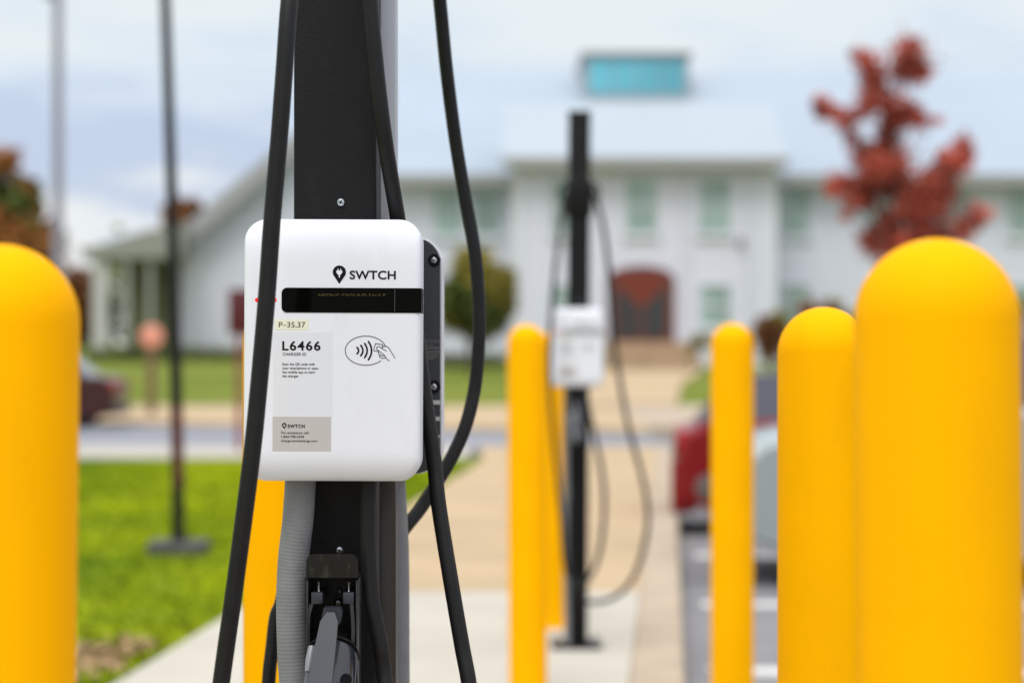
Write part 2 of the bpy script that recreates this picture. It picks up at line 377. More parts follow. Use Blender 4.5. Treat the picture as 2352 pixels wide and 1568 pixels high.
# ------------------------------------------------------------------ charger housing
DF = 2.84
CX0, CX1, CZ0, CZ1 = X(558, DF), X(965, DF), Z(1106, DF), Z(502, DF)
YB = DF + .085                       # back of the front charger
def housing(bm, x0, x1, z0, z1, yf, yb, r=.0265):
    W_, H_ = x1 - x0, z1 - z0; es = [0, .0006, .0015, .003, .005, .0075, .012, .018, .025, .034, .045, .06, .08, .1]
    rings = []
    def ring(e, y=None):
        rr = max(r - e * .5, .004); pts = rrect(x0 + e, x1 - e, z0 + e, z1 - e, rr, 9); out_ = []
        # extra points down the sides so that the top and bottom curve shows
        for i, (x, z) in enumerate(pts):
            out_.append((x, z))
            nx, nz_ = pts[(i + 1) % len(pts)]
            if abs(nz_ - z) > .05:
                for k in range(1, 16): out_.append((x + (nx - x) * k / 16, z + (nz_ - z) * k / 16))
        vs_ = []
        for x, z in out_:
            if y is None:
                dt, db = z1 - z, z - z0; s = .007
                yy = yf + (.012 * max(0, 1 - dt / .05) ** 2.2 + .012 * max(0, 1 - db / .034) ** 2.2)
                if e < s: yy += s * (1 - math.sqrt(max(0, 1 - (1 - e / s) ** 2)))
            else: yy = y
            vs_.append(bm.verts.new((x, yy, z)))
        return vs_
    rings.append(ring(.001, yb)); rings.append(ring(0, yb - .004)); 
    for e in es: rings.append(ring(e))
    for a, b in zip(rings, rings[1:]):
        for i in range(len(a)): bm.faces.new((a[i], a[(i + 1) % len(a)], b[(i + 1) % len(a)], b[i]))
    bm.faces.new(rings[0]); bm.faces.new(rings[-1])
def pin(bm, cx, cz, r, tipz, y, n=28):
    pts = [(cx, tipz)]; a0 = -28
    for k in range(n + 1):
        a = R(a0 + (180 - 2 * a0) * k / n); pts.append((cx + r * math.cos(a), cz + r * math.sin(a)))
    bm.faces.new([bm.verts.new((x, y, z)) for x, z in pts])
px = DF / FPX
def plug(bm, cx, cz, s, y):            # white plug: body, two prongs, cord
    body = [(cx - 7 * s, cz + 3 * s), (cx + 7 * s, cz + 3 * s), (cx + 7 * s, cz - 2 * s), (cx + 3 * s, cz - 7.5 * s), (cx - 3 * s, cz - 7.5 * s), (cx - 7 * s, cz - 2 * s)]
    bm.faces.new([bm.verts.new((x, y, z)) for x, z in body])
    for q in (-3.3, 3.3): bm.faces.new([bm.verts.new((cx + (q + a) * s, y - .00002, cz + b * s)) for a, b in ((-1, 2.5), (1, 2.5), (1, 7.5), (-1, 7.5))])
    bm.faces.new([bm.verts.new((cx + a * s, y - .00002, cz + b * s)) for a, b in ((-1.4, -7), (1.4, -7), (1.4, -14), (-1.4, -14))])

def make_charger():
    t = thing('ev_charger', ((CX0 + CX1) / 2, YB, CZ0), 'large white wall charger with black display strip, in sharp focus on the near post', 'ev charger')
    bm = NB(); housing(bm, CX0, CX1, CZ0, CZ1, DF, YB); obj('housing', bm, WHT, t, ang=50)
    yT = DF - .0004
    # display strip wraps round the right side
    bm = NB(); prism(bm, rrect(X(645, DF), X(963.4, DF), Z(718, DF), Z(661, DF), .006, rs=(.0065, .0004, .0004, .0065)), DF - .0006, DF + .003)
    box(bm, (X(958, DF), DF + .003, Z(718, DF)), (CX1 + .0004, YB - .02, Z(661, DF)))
    disp = obj('display', bm, GLS, t)
    bm = text_bm('MISSING GROUND FAULT', 730, 884, 674, 686, DF - .0009, cut=.4); obj('display_text', bm, AMB, disp, smooth=False)
    bm = NB(); box(bm, (X(904.6, DF), DF - .0009, Z(715, DF)), (X(905.3, DF), DF - .0005, Z(664, DF))); obj('display_seam', bm, mat('seam', (.12, .12, .12), .4), disp, smooth=False)
    bm = NB(); prism(bm, rrect(X(584, DF), X(633.5, DF), Z(694.3, DF), Z(684.7, DF), .0024), DF - .0004, DF + .001); obj('status_light', bm, RED, t)
    # logo
    bm = NB(); pin(bm, X(777.4, DF), Z(624.8, DF), 15.2 * px, Z(651.8, DF), yT)
    lg = obj('logo', join(bm, text_bm('SWTCH', 801, 907, 620, 640.5, yT, bold=.022, sp=1.04)), INK, t, smooth=False)
    bm = NB(); plug(bm, X(777.4, DF), Z(624, DF), .95 * px, yT - .0001); obj('plug_symbol', bm, WHT, lg, smooth=False)
    # stickers
    bm = NB(); box(bm, (X(630, DF), DF - .0002, Z(758, DF)), (X(708, DF), DF + .0005, Z(733.5, DF))); s1 = obj('number_sticker', bm, STK3, t, smooth=False)
    obj('lettering', text_bm('P–35,37', 639, 699.5, 739, 752, yT), INK, s1, smooth=False)
    bm = NB(); box(bm, (X(626.5, DF), DF - .00015, Z(957, DF)), (X(763, DF), DF + .0005, Z(763, DF)))
    s2 = obj('instruction_sticker', bm, STK, t, smooth=False)
    bm = NB(); box(bm, (X(625.5, DF), DF - .0002, Z(1036, DF)), (X(760, DF), DF + .0005, Z(957, DF))); s3 = obj('assistance_sticker', bm, STK2, t, smooth=False)
    obj('lettering', join(text_bm('L6466', 647, 735, 782.3, 804.3, yT, bold=.024, sp=1.15), text_bm('CHARGER ID', 648, 702, 809.8, 816.6, yT, bold=.012)), INK, s2, smooth=False)
    obj('lettering', join(text_bm('Scan the QR code with', 647.5, 721.6, 833.2, 839, yT, bold=.018), text_bm('your smartphone or open', 647.5, 730, 842.3, 848.1, yT, bold=.018),
        text_bm('the mobile app to start', 647.5, 722.5, 851.4, 857.2, yT, bold=.018), text_bm('the charger.', 647.5, 686, 860.5, 866.3, yT, bold=.018)), INK, s2, smooth=False)
    bm = NB(); pin(bm, X(652.4, DF), Z(976.2, DF), 5.2 * px, Z(985.5, DF), yT)
    obj('lettering', join(bm, text_bm('SWTCH', 660, 699.5, 974.3, 982.3, yT, bold=.035), text_bm('For assistance call:', 645.5, 709.5, 990.6, 996.2, yT, bold=.016),
        text_bm('1-844-798-2438', 645.5, 697.5, 999.8, 1005.4, yT, bold=.016), text_bm('charge.swtchenergy.com', 645.5, 728, 1009, 1014.6, yT, bold=.016)), INK, s3, smooth=False)
    bm = NB(); plug(bm, X(652.4, DF), Z(976.2, DF), .36 * px, yT - .0001); obj('plug_symbol', bm, STK2, s3, smooth=False)
    # tap to pay symbol
    def q(a, b): return (X((680 + a / 4.9) / 1.08844, DF), Z((640 + b / 4.9) / 1.08844, DF))
    bm = NB(); ell = []
    for k in range(67):
        a = R(18 + (298) * k / 66) ; ell.append(q(1143 + 253 * math.cos(a), 1155 - 178 * math.sin(a)))
    stroke(bm, ell, 1.5 * px, yT)
    for xa, ya, yb_, bl in ((1035, 1117, 1192, 1054), (1081, 1092, 1216, 1107), (1128, 1068, 1240, 1159), (1175, 1045, 1266, 1213)):
        arc = []
        for k in range(13):
            s = k / 12 * 2 - 1; arc.append(q(xa + (bl - xa) * (1 - s * s), (ya + yb_) / 2 + s * (yb_ - ya) / 2))
        stroke(bm, arc, 3.9 * px, yT)
    for ln in ([(1300, 1163), (1250, 1157), (1240, 1148), (1258, 1078), (1268, 1069), (1345, 1082), (1352, 1090), (1345, 1118)],
               [(1395, 1158), (1345, 1130), (1305, 1105), (1282, 1108), (1274, 1125), (1285, 1143), (1330, 1180), (1370, 1210), (1388, 1240), (1405, 1262), (1430, 1276)],
               [(1340, 1106), (1375, 1103), (1395, 1103), (1415, 1112), (1432, 1135), (1501, 1245)],
               [(1302, 1166), (1297, 1182), (1303, 1196), (1325, 1210), (1350, 1220), (1366, 1217)],
               [(1316, 1208), (1308, 1218), (1312, 1232), (1330, 1243), (1355, 1249), (1384, 1240)]):
        stroke(bm, [q(*p) for p in spline([(a, b, 0) for a, b in ln], 4) for p in [(p.x, p.y)]], 1.4 * px, yT)
    obj('tap_card_symbol', bm, INK, t, smooth='raw' and False)
    return t
front = make_charger()
front.rotation_euler = (0, R(.25), 0)

# ------------------------------------------------------------------ post with brackets
PX = -.2155; PF = 2.945; PW = .0505
def screw(parent, u=None, v=None, y=0, r=.005, x=None, z=None, name='screw'):
    x = X(u, y) if x is None else x; z = Z(v, y) if z is None else z
    bm = NB(); lathe(bm, (x, y, z), [(r, 0), (r * .98, -.0012), (r * .8, -.0026), (r * .4, -.0034), (.0003, -.0036)], 20, 'Y')
    s = obj(name, bm, STEEL, parent)
    bm = NB()
    for a in (20, 110):
        box(bm, (x - r * .55, y - .0041, z - r * .12), (x + r * .55, y - .0028, z + r * .12), rot=Matrix.Rotation(R(a), 3, 'Y'))
    obj('recess', bm, INK, s, smooth=False)
    return s
def make_post():
    t = thing('charger_post', (PX, PF + .05, .004), 'square black powder coated post carrying the two chargers in the foreground', 'post')
    bm = NB(); box(bm, (PX - PW, PF, .02), (PX + PW, PF + .1, 2.12), .004, 3); obj('post_tube', bm, BLK, t)
    bm = NB(); box(bm, (PX - PW - .003, PF - .003, 2.12), (PX + PW + .003, PF + .103, 2.135), .004); obj('post_cap', bm, BLKS, t)
    bm = NB(); box(bm, (PX - .115, PF - .065, .004), (PX + .115, PF + .165, .022), .004); obj('base_plate', bm, BLKS, t)
    for a in (-1, 1):
        for b in (-1, 1):
            bm = NB(); lathe(bm, (PX + a * .09, PF + .05 + b * .09, .022), [(.011, 0), (.011, .012), (.006, .012), (.006, .024)], 6); obj('bolt', bm, STEEL, t)
    bm = NB(); box(bm, (PX - PW - .012, PF - .012, 1.72), (PX + PW + .012, PF + .112, 1.86), .008)
    c = obj('cable_collar', bm, BLKS, t)
    for s in (-1, 1):
        bm = NB(); tube(bm, spline([(PX + s * .05, PF - .01, 1.83), (PX + s * .075, PF - .045, 1.84), (PX + s * .09, PF - .05, 1.80), (PX + s * .075, PF - .03, 1.76)], 5), .007, 8)
        obj('cable_hook', bm, BLKS, c)
    screw(t, 783, 465, PF, .0053)
    screw(t, 780, 1263, PF, .005)
    return t
post = make_post()
# grey rear channel on the near post only
bm = NB(); box(bm, (X(822, 3.06), 3.047, 1.06), (X(911, 3.06), 3.10, 2.1), .003); obj('rear_channel', bm, mat('pale_aluminium', (.50, .51, .55), .35, metal=.3), post)
bm = NB(); box(bm, (X(822, 3.06), 3.047, .03), (X(911, 3.06), 3.10, 1.058), .003); obj('rear_channel', bm, mat('dark_brown_metal', (.045, .036, .028), .3, metal=.4), post)  # lower length of the channel, coloured darker and browner than the upper
for z in (1.13, 1.28):
    bm = NB(); box(bm, (PX - .04, YB, z - .02), (PX + .04, PF, z + .02)); obj('mounting_bracket', bm, BLKS, post)

# ------------------------------------------------------------------ rear charger, its black back towards us
t = thing('ev_charger', (X(835, 3.2), 3.12, Z(1083, 3.2)), 'second charger on the rear of the post, only its black screwed back showing', 'ev charger')
RX0, RX1, RZ0, RZ1 = X(660, 3.15), X(1017, 3.15), Z(1088, 3.15), Z(545, 3.15)
bm = NB(); housing(bm, RX0, RX1, RZ0, RZ1, 3.15, 3.23, .034)
for v in bm.verts: v.co.y = 3.15 + (3.23 - v.co.y)
obj('housing', bm, WHT, t, ang=50)
bm = NB(); prism(bm, rrect(RX0 + .002, RX1 - .0028, RZ0 + .002, RZ1 - .002, .032, 12), 3.125, 3.152)
bmesh.ops.bevel(bm, geom=[e for e in bm.edges if all(abs(v.co.y - 3.125) < 1e-5 for v in e.verts)], offset=.008, segments=4, affect='EDGES')
bk = obj('back_panel', bm, mat('black_back_plastic', (.03, .033, .038), .38, bump=.1, bscale=300), t, ang=40)
for v in (598, 888):
    bm = NB(); lathe(bm, (X(997, 3.12), 3.1245, Z(v, 3.12)), [(.0085, .0003), (.0085, 0), (.006, .0002)], 20, 'Y'); obj('screw_well', bm, INK, bk)
    screw(bk, 997, v, 3.1242, .0042)
bm = NB()
for k, (v, wd) in enumerate(((781, 40), (786, 38), (792, 24), (797, 36), (800, 37), (806, 42), (809, 40), (813, 36), (817, 34), (821, 30), (824, 24))):
    box(bm, (X(972, 3.12), 3.1238, Z(v + 1.1, 3.12)), (X(972 + wd, 3.12), 3.1252, Z(v, 3.12)))
obj('print_lines', bm, mat('grey_print', (.20, .20, .20), .6), bk, smooth=False)
for (u0, u1, v0, v1) in ((988, 1011, 919, 929), (990, 1010, 957, 966), (998, 1010, 999, 1005)):
    bm = NB(); box(bm, (X(u0, 3.12), 3.1236, Z(v1, 3.12)), (X(u1, 3.12), 3.1252, Z(v0, 3.12))); obj('rating_sticker', bm, mat('silver_sticker', (.42, .42, .42), .5), bk, smooth=False)
bm = NB(); box(bm, (X(800, 3.1), 3.10, 1.2), (X(900, 3.1), 3.126, 1.3)); obj('mounting_bracket', bm, BLKS, t)

# ------------------------------------------------------------------ flexible grey conduits
def conduit(pts, r, label):
    path = spline(pts, 8); dense = []
    for a, b in zip(path, path[1:]):
        n = max(1, int((b - a).length / .0007))
        for k in range(n): dense.append(a.lerp(b, k / n))
    rads = [r * (1 + .006 * math.sin(i * .0007 / .0042 * math.tau)) for i in range(len(dense))]
    bm = NB(); tube(bm, dense, rads, 28)
    base = pts[-1]
    t = tag(obj('flexible_conduit', bm, GRYC, loc=base, ang=80), label, 'conduit', 'grey conduits feeding the chargers')
    return t
D1 = 2.905
conduit([P(692, 1080, 2.92), P(690, 1106, 2.915), P(685, 1187, D1), P(674, 1285, D1), P(670, 1383, D1), P(672, 1481, D1), P(677, 1568, D1), P(695, 1800, 2.9), P(700, 2200, 2.9), (X(700, 2.9), 2.9, .02)], .0187,
        'thick ribbed grey conduit bowing out in front of the post, left side')
conduit([P(897, 1075, 3.165), P(900, 1130, 3.165), P(903, 1187, 3.165), P(907, 1285, 3.165), P(908, 1481, 3.165), P(908, 1700, 3.165), P(900, 2100, 3.165), (X(895, 3.16), 3.165, .02)], .0187,
        'grey ribbed conduit behind the post, only its right edge showing')

# ------------------------------------------------------------------ cables
def cable(pts, r, label, group='black charging cables'):
    bm = NB(); tube(bm, spline(pts, 10), r, 18); c = sum((Vector(p) for p in pts), Vector()) / len(pts)
    return tag(obj('charging_cable', bm, RUB, loc=(c.x, c.y, min(p[2] for p in pts)), ang=60), label, 'cable', group)
A, B = 2.86, 2.92
c1 = [(848, 1085, 2.90), (848, 1106, 2.895), (844.6, 1187, 2.89), (847, 1285, 2.89), (855, 1383, 2.89), (874, 1481, 2.89), (884, 1568, 2.89),
      (905, 1760, 2.85), (960, 1950, 2.83), (1040, 2010, 2.85), (1095, 1900, 2.9), (1096, 1720, 2.92),
      (1077, 1568, 2.93), (1061, 1481, 2.94), (1033, 1318, 2.95), (1007, 1155, 2.97), (997, 1057, 2.985), (973, 893, 3.0), (958, 780, 3.0), (944, 690, 3.0), (926, 580, 2.98), (912, 492, 2.95), (885, 328, 2.91), (865, 164, 2.90), (850, 0, 2.90),
      (838, -200, 2.9), (815, -380, 2.87), (790, -455, 2.84), (745, -460, 2.8), (710, -380, 2.72), (690, -220, 2.66),
      (665, 0, 2.62), (653, 164, 2.61), (640.5, 328, 2.61), (626, 492, 2.61), (612, 690, 2.61), (594, 893, 2.61), (577, 1057, 2.61), (543, 1318, 2.62), (508, 1568, 2.63),
      (478, 1800, 2.64), (500, 2000, 2.66), (580, 2090, 2.7), (680, 2050, 2.72), (728, 1900, 2.73), (738, 1760, 2.74)]
cable([P(*p) for p in c1], .0096, 'black cable of the near charger, hanging across its white front and down its right side')
c2 = [(690, 1075, 3.2), (680, 1106, 3.2), (668, 1150, 3.2), (660, 1300, 3.2), (647, 1380, 3.19), (634, 1416, 3.19), (626, 1481, 3.19), (617, 1568, 3.19), (610, 1750, 3.2), (660, 1950, 3.25), (780, 1980, 3.3),
      (835, 1800, 3.27), (840, 1400, 3.27), (840, 900, 3.33), (840, 300, 3.27), (840, -250, 3.2), (870, -370, 3.2), (930, -390, 3.21), (975, -270, 3.24), (996, -120, 3.265),
      (1010, 0, 3.28), (1026, 164, 3.3), (1047, 328, 3.32), (1071, 470, 3.33), (1092, 590, 3.33), (1100.6, 720, 3.33), (1098.5, 806, 3.33), (1090, 893, 3.33), (1068.5, 980, 3.32), (1032, 1060, 3.31), (974, 1155, 3.29), (937, 1203, 3.27), (890, 1262, 3.25), (850, 1290, 3.23)]
cable([P(*p) for p in c2], .0092, 'black cable of the rear charger, swinging out in a wide loop right of the post')

# ------------------------------------------------------------------ holster and connector on the near post
def q4(a, b, d): return P((740 + a / 4.39) / 1.08844, (1350 + b / 4.39) / 1.08844, d)
def Q(a, d): return q4(a, 0, d).x
def QZ(b, d): return q4(0, b, d).z
t = thing('connector_holster', (X(762, 2.9), PF, Z(1530, 2.9)), 'black bracket with rounded top plate screwed to the post under the near charger', 'holster')
hf = 2.868
bm = NB(); prism(bm, rrect(Q(112, hf), Q(680, hf), QZ(410, hf), QZ(150, hf), .008, rs=(.0095, .0095, .0003, .0003)), hf, hf + .003)
bmesh.ops.bevel(bm, geom=bm.edges[:], offset=.0006, segments=2, affect='EDGES')
obj('top_plate', bm, mat('scuffed_black_steel', (.007, .006, .004), .45, spec=.3, dirt=(.5, 70, (.08, .07, .06)), noise=.3, nscale=60), t)
bm = NB(); box(bm, (Q(116, hf), hf + .003, QZ(410, hf)), (Q(676, hf), PF, QZ(400, hf))); box(bm, (Q(130, hf), PF - .004, QZ(1600, hf)), (Q(660, hf), PF, QZ(420, hf)))
obj('back_plate', bm, BLKS, t)
for a0, a1 in ((112, 132), (655, 676)):
    bm = NB(); box(bm, (Q(a0, hf), hf + .002, QZ(1700, hf)), (Q(a1, hf), PF, QZ(440, hf)), .001); obj('side_plate', bm, mat('edge_worn_steel', (.05, .05, .05), .3, metal=.5), t)
for sgn, (a0, a1) in ((1, (165, 292)), (-1, (515, 637))):
    y0 = 2.872
    bm = NB(); box(bm, (Q(a0, y0), y0, QZ(700, y0)), (Q(a1, y0), PF - .006, QZ(570, y0)), .0012); jw = obj('clamp_block', bm, HGRY, t)
    aa = (150, 118, 108, 112) if sgn > 0 else (630, 640, 648, 640)
    bm = NB(); pts = [Vector((Q(a, y0), 0, QZ(b, y0))) for a, b in zip(aa, (700, 820, 980, 1180))]
    poly = [(p.x, p.z) for p in pts] + [(p.x + sgn * .0042, p.z) for p in reversed(pts)]
    prism(bm, poly, y0, y0 + .02); obj('clamp_arm', bm, HGRY, jw)
    x = (Q(a0, y0) + Q(a1, y0)) / 2 + (.002 if sgn > 0 else 0)
    bm = NB(); pr = []
    for k in range(9): pr += [(.0014, k * .0014), (.0019, k * .0014 + .0007)]
    lathe(bm, (x, y0 + .006, QZ(570, y0)), pr, 12); obj('threaded_stud', bm, STEEL, jw)
screw(t, y=PF - .006, x=Q(468, PF), z=QZ(680, PF), r=.006)
screw(t, y=PF - .006, x=Q(482, PF), z=QZ(535, PF), r=.003)

t = thing('charging_connector', P(762, 1560, 2.84), 'dark grey plug handle of the near cable, hooked in the bracket under the charger', 'connector')
# barrel: tilted towards the camera
ax0, ax1 = q4(395, 1330, 2.868), P(728, 1790, 2.735)
dr = (ax1 - ax0).normalized()
def along(k, s=0): return ax0 + dr * k + Vector((s, 0, 0))
bm = NB(); tube(bm, [along(-.012), along(-.009), along(0), along(.05), along(.085), along(.115), along(.14)], [.024, .0295, .0305, .031, .030, .022, .013], 40); obj('barrel', bm, GLOSS, t, ang=40)
bm = NB(); tube(bm, [along(-.0105), along(-.0145)], [.0318, .031], 40); obj('barrel_rim', bm, BLKS, t)
bm = NB(); tube(bm, [along(-.035), along(-.0135)], [.020, .0235], 32); obj('nose', bm, BLKS, t)
# latch lever: tapered bar with chamfered head
nrm = Vector((0, -1, 0)); nrm = (nrm - dr * nrm.dot(dr)).normalized()
def lev(a, b, up): 
    d_ = 2.835 - (b - 805) / 763 * .035
    return q4(a, b, d_) + nrm * up
bm = NB(); outl = [(335, 805), (425, 805), (460, 915), (440, 1150), (395, 1568), (372, 1760), (100, 1760), (135, 1568), (215, 1150), (265, 905)]
top = [bm.verts.new(lev(a, b, .004)) for a, b in outl]; bot = [bm.verts.new(lev(a, b, -.012)) for a, b in outl]
bm.faces.new(top); bm.faces.new(bot)
for i in range(len(outl)): bm.faces.new((top[i], top[(i + 1) % 10], bot[(i + 1) % 10], bot[i]))
bmesh.ops.bevel(bm, geom=[e for e in bm.edges if e.verts[0] in top and e.verts[1] in top], offset=.0012, segments=2, affect='EDGES')
obj('latch_lever', bm, HGRY, t)
bm = NB(); y0 = 2.852
prism(bm, [(Q(a, y0), QZ(b, y0)) for a, b in ((305, 738), (480, 738), (508, 780), (490, 905), (455, 950), (270, 950), (280, 850))], y0, y0 + .02)
bmesh.ops.bevel(bm, geom=bm.edges[:], offset=.001, segments=2, affect='EDGES'); obj('latch_hook', bm, HGRY, t)
bm = NB(); p = q4(548, 1530, 2.80); lathe(bm, (p.x, p.y - .004, p.z), [(.0068, .012), (.0068, 0), (.0055, .001)], 24, 'Y'); obj('lock_hole', bm, INK, t)
bm = NB(); p0, p1 = q4(175, 1165, 2.835), q4(128, 1440, 2.82)
tube(bm, [p0, p0.lerp(p1, .5), p1], [.0042, .0050, .0035], 16); obj('side_rib', bm, mat('light_grey_rib', (.22, .23, .25), .25), t)

# ------------------------------------------------------------------ the distant charging station
def copy_tree(o, parent=None):
    c = o.copy(); COL.objects.link(c); c.parent = parent; ORG[c] = ORG[o]
    for ch in list(o.children):
        if ch.name.startswith('rear_channel'): continue
        copy_tree(ch, c)
    return c
FD = 9.5
off = Vector((X(1326, FD) - X(763, DF), FD - DF, 0))
p2 = copy_tree(post); p2.location = post.location + off + Vector((.004, 0, 0)); p2.scale = (.86, 1, 1)
p2.rotation_euler = (0, R(.35), 0)
tag(p2, 'black charger post further down the walk, behind the slim yellow bollards', 'post', 'charger posts')
tag(post, group='charger posts')
f2 = copy_tree(front); f2.location = front.location + off; f2.rotation_euler = (0, R(-.3), 0)
for ch in f2.children:
    if ch.name.startswith('display'): ch.data = ch.data.copy(); ch.data.materials[0] = mat('reflection_grey_display', (.36, .37, .38), .3)  # reflection on the distant display put in as a pale grey colour
tag(f2, 'small blurred white charger on the distant post beside a yellow bollard', 'ev charger')
h = [o for o in COL.objects if o.name == 'connector_holster'][0]; k_ = [o for o in COL.objects if o.name == 'charging_connector'][0]
h2 = copy_tree(h); h2.location = h.location + off + Vector((0, 0, .09)); tag(h2, 'black bracket on the distant post below its white charger', 'holster')
k2 = copy_tree(k_); k2.location = k_.location + off + Vector((0, 0, .09)); tag(k2, 'dark plug handle hanging in the bracket of the distant post', 'connector')
cable([P(*p) for p in [(1345, 890, 9.55), (1352, 940, 9.5), (1365, 1000, 9.5), (1382, 1080, 9.48), (1388, 1160, 9.47), (1380, 1250, 9.47), (1362, 1310, 9.47), (1330, 1345, 9.45), (1300, 1300, 9.45),
      (1290, 1180, 9.45), (1275, 1040, 9.43), (1262, 850, 9.40), (1270, 680, 9.42), (1285, 540, 9.45), (1300, 450, 9.5), (1320, 395, 9.52)]], .0095,
      'black cable looping down the left side of the distant charger post')
cable([P(*p) for p in [(1340, 395, 9.52), (1362, 440, 9.5), (1385, 520, 9.5), (1398, 620, 9.5), (1408, 760, 9.5), (1425, 880, 9.5), (1446, 990, 9.5), (1474, 1090, 9.5), (1488, 1180, 9.5), (1478, 1260, 9.5),
      (1452, 1330, 9.5), (1415, 1368, 9.5), (1370, 1382, 9.52), (1332, 1370, 9.52), (1312, 1300, 9.48), (1310, 1180, 9.46), (1316, 1120, 9.44)]], .0095,
      'black cable in a wide loop hanging right of the distant charger post')
o = conduit([P(1302, 880, 9.56), P(1300, 1000, 9.56), P(1301, 1200, 9.56), P(1303, 1480, 9.56)], .012, 'thin grey conduit running down the distant charger post')

# ------------------------------------------------------------------ slender poles and signs on the lawn
pd = 14.0
t = thing('black_pole', (X(408, pd), pd, .0), 'tall thin black pole standing on a flat base in the lawn', 'pole')
bm = NB(); tube(bm, [P(411, 1262, pd), P(405, 900, pd), P(396, 500, pd), P(380, 0, pd), P(372, -250, pd)], [.037, .035, .033, .029, .026], 20); obj('pole_shaft', bm, BLKS, t)
bm = NB(); a_, b_ = P(409, 1115, pd), P(405.5, 935, pd); tube(bm, [a_, b_], .0365, 20); obj('pole_sleeve', bm, mat('dark_red_sleeve', (.085, .012, .010), .5), t)
bm = NB(); lathe(bm, P(372, -250, pd), [(.02, 0), (.028, .01), (.028, .03), (.01, .06), (.001, .065)], 16); obj('pole_cap', bm, BLKS, t)
bm = NB(); x = X(411, pd); box(bm, (x - .165, pd - .16, 0.0), (x + .165, pd + .16, .075), .012); obj('base_block', bm, mat('weathered_grey_plastic', (.10, .10, .095), .8, noise=.4, nscale=12), t)
bm = NB(); lathe(bm, (x, pd, .07), [(.05, 0), (.048, .03), (.03, .06)], 20); obj('base_socket', bm, BLKS, t)

gd = 46.0
t = thing('street_lamp', (X(133, gd), gd, .006), 'tall pale grey street lamp pole rising at the left behind the trees', 'street lamp')
bm = NB(); tube(bm, [(X(133, gd), gd, 0), (X(133, gd), gd, 7.9)], [.12, .085], 20); obj('lamp_pole', bm, mat('pale_grey_pole', (.24, .25, .29), .5), t)
bm = NB(); box(bm, (X(100, gd), gd - .15, 7.82), (X(138, gd), gd + .15, 7.98), .04); obj('lamp_head', bm, mat('lamp_grey', (.35, .36, .38), .5), t)

rd = 27.5
t = thing('sign', (X(549, rd), rd, .0), 'crimson rectangular sign on a thin red post left of the near charger', 'sign')
bm = NB(); box(bm, (X(524, rd), rd - .02, Z(768, rd)), (X(582, rd), rd + .02, Z(664, rd)), .01); obj('sign_panel', bm, CRIM, t)
bm = NB(); box(bm, (X(543, rd), rd + .02, 0), (X(556, rd), rd + .08, Z(680, rd))); obj('sign_post', bm, mat('dull_red_post', (.22, .05, .045), .6), t)

vd = 42.5
t = thing('round_sign', (X(347, vd), vd, .0), 'round salmon pink sign on a brown post in front of the porch', 'sign')
bm = NB(); lathe(bm, (X(348, vd), vd, Z(772, vd)), [(.19, 0), (.205, .01), (.19, .02)], 36, 'Y'); obj('sign_disc', bm, mat('salmon_sign', (.72, .30, .21), .5), t)
bm = NB(); box(bm, (X(336, vd), vd + .02, .0), (X(356, vd), vd + .14, Z(775, vd))); obj('sign_post', bm, mat('brown_sign_post', (.16, .11, .05), .8), t)

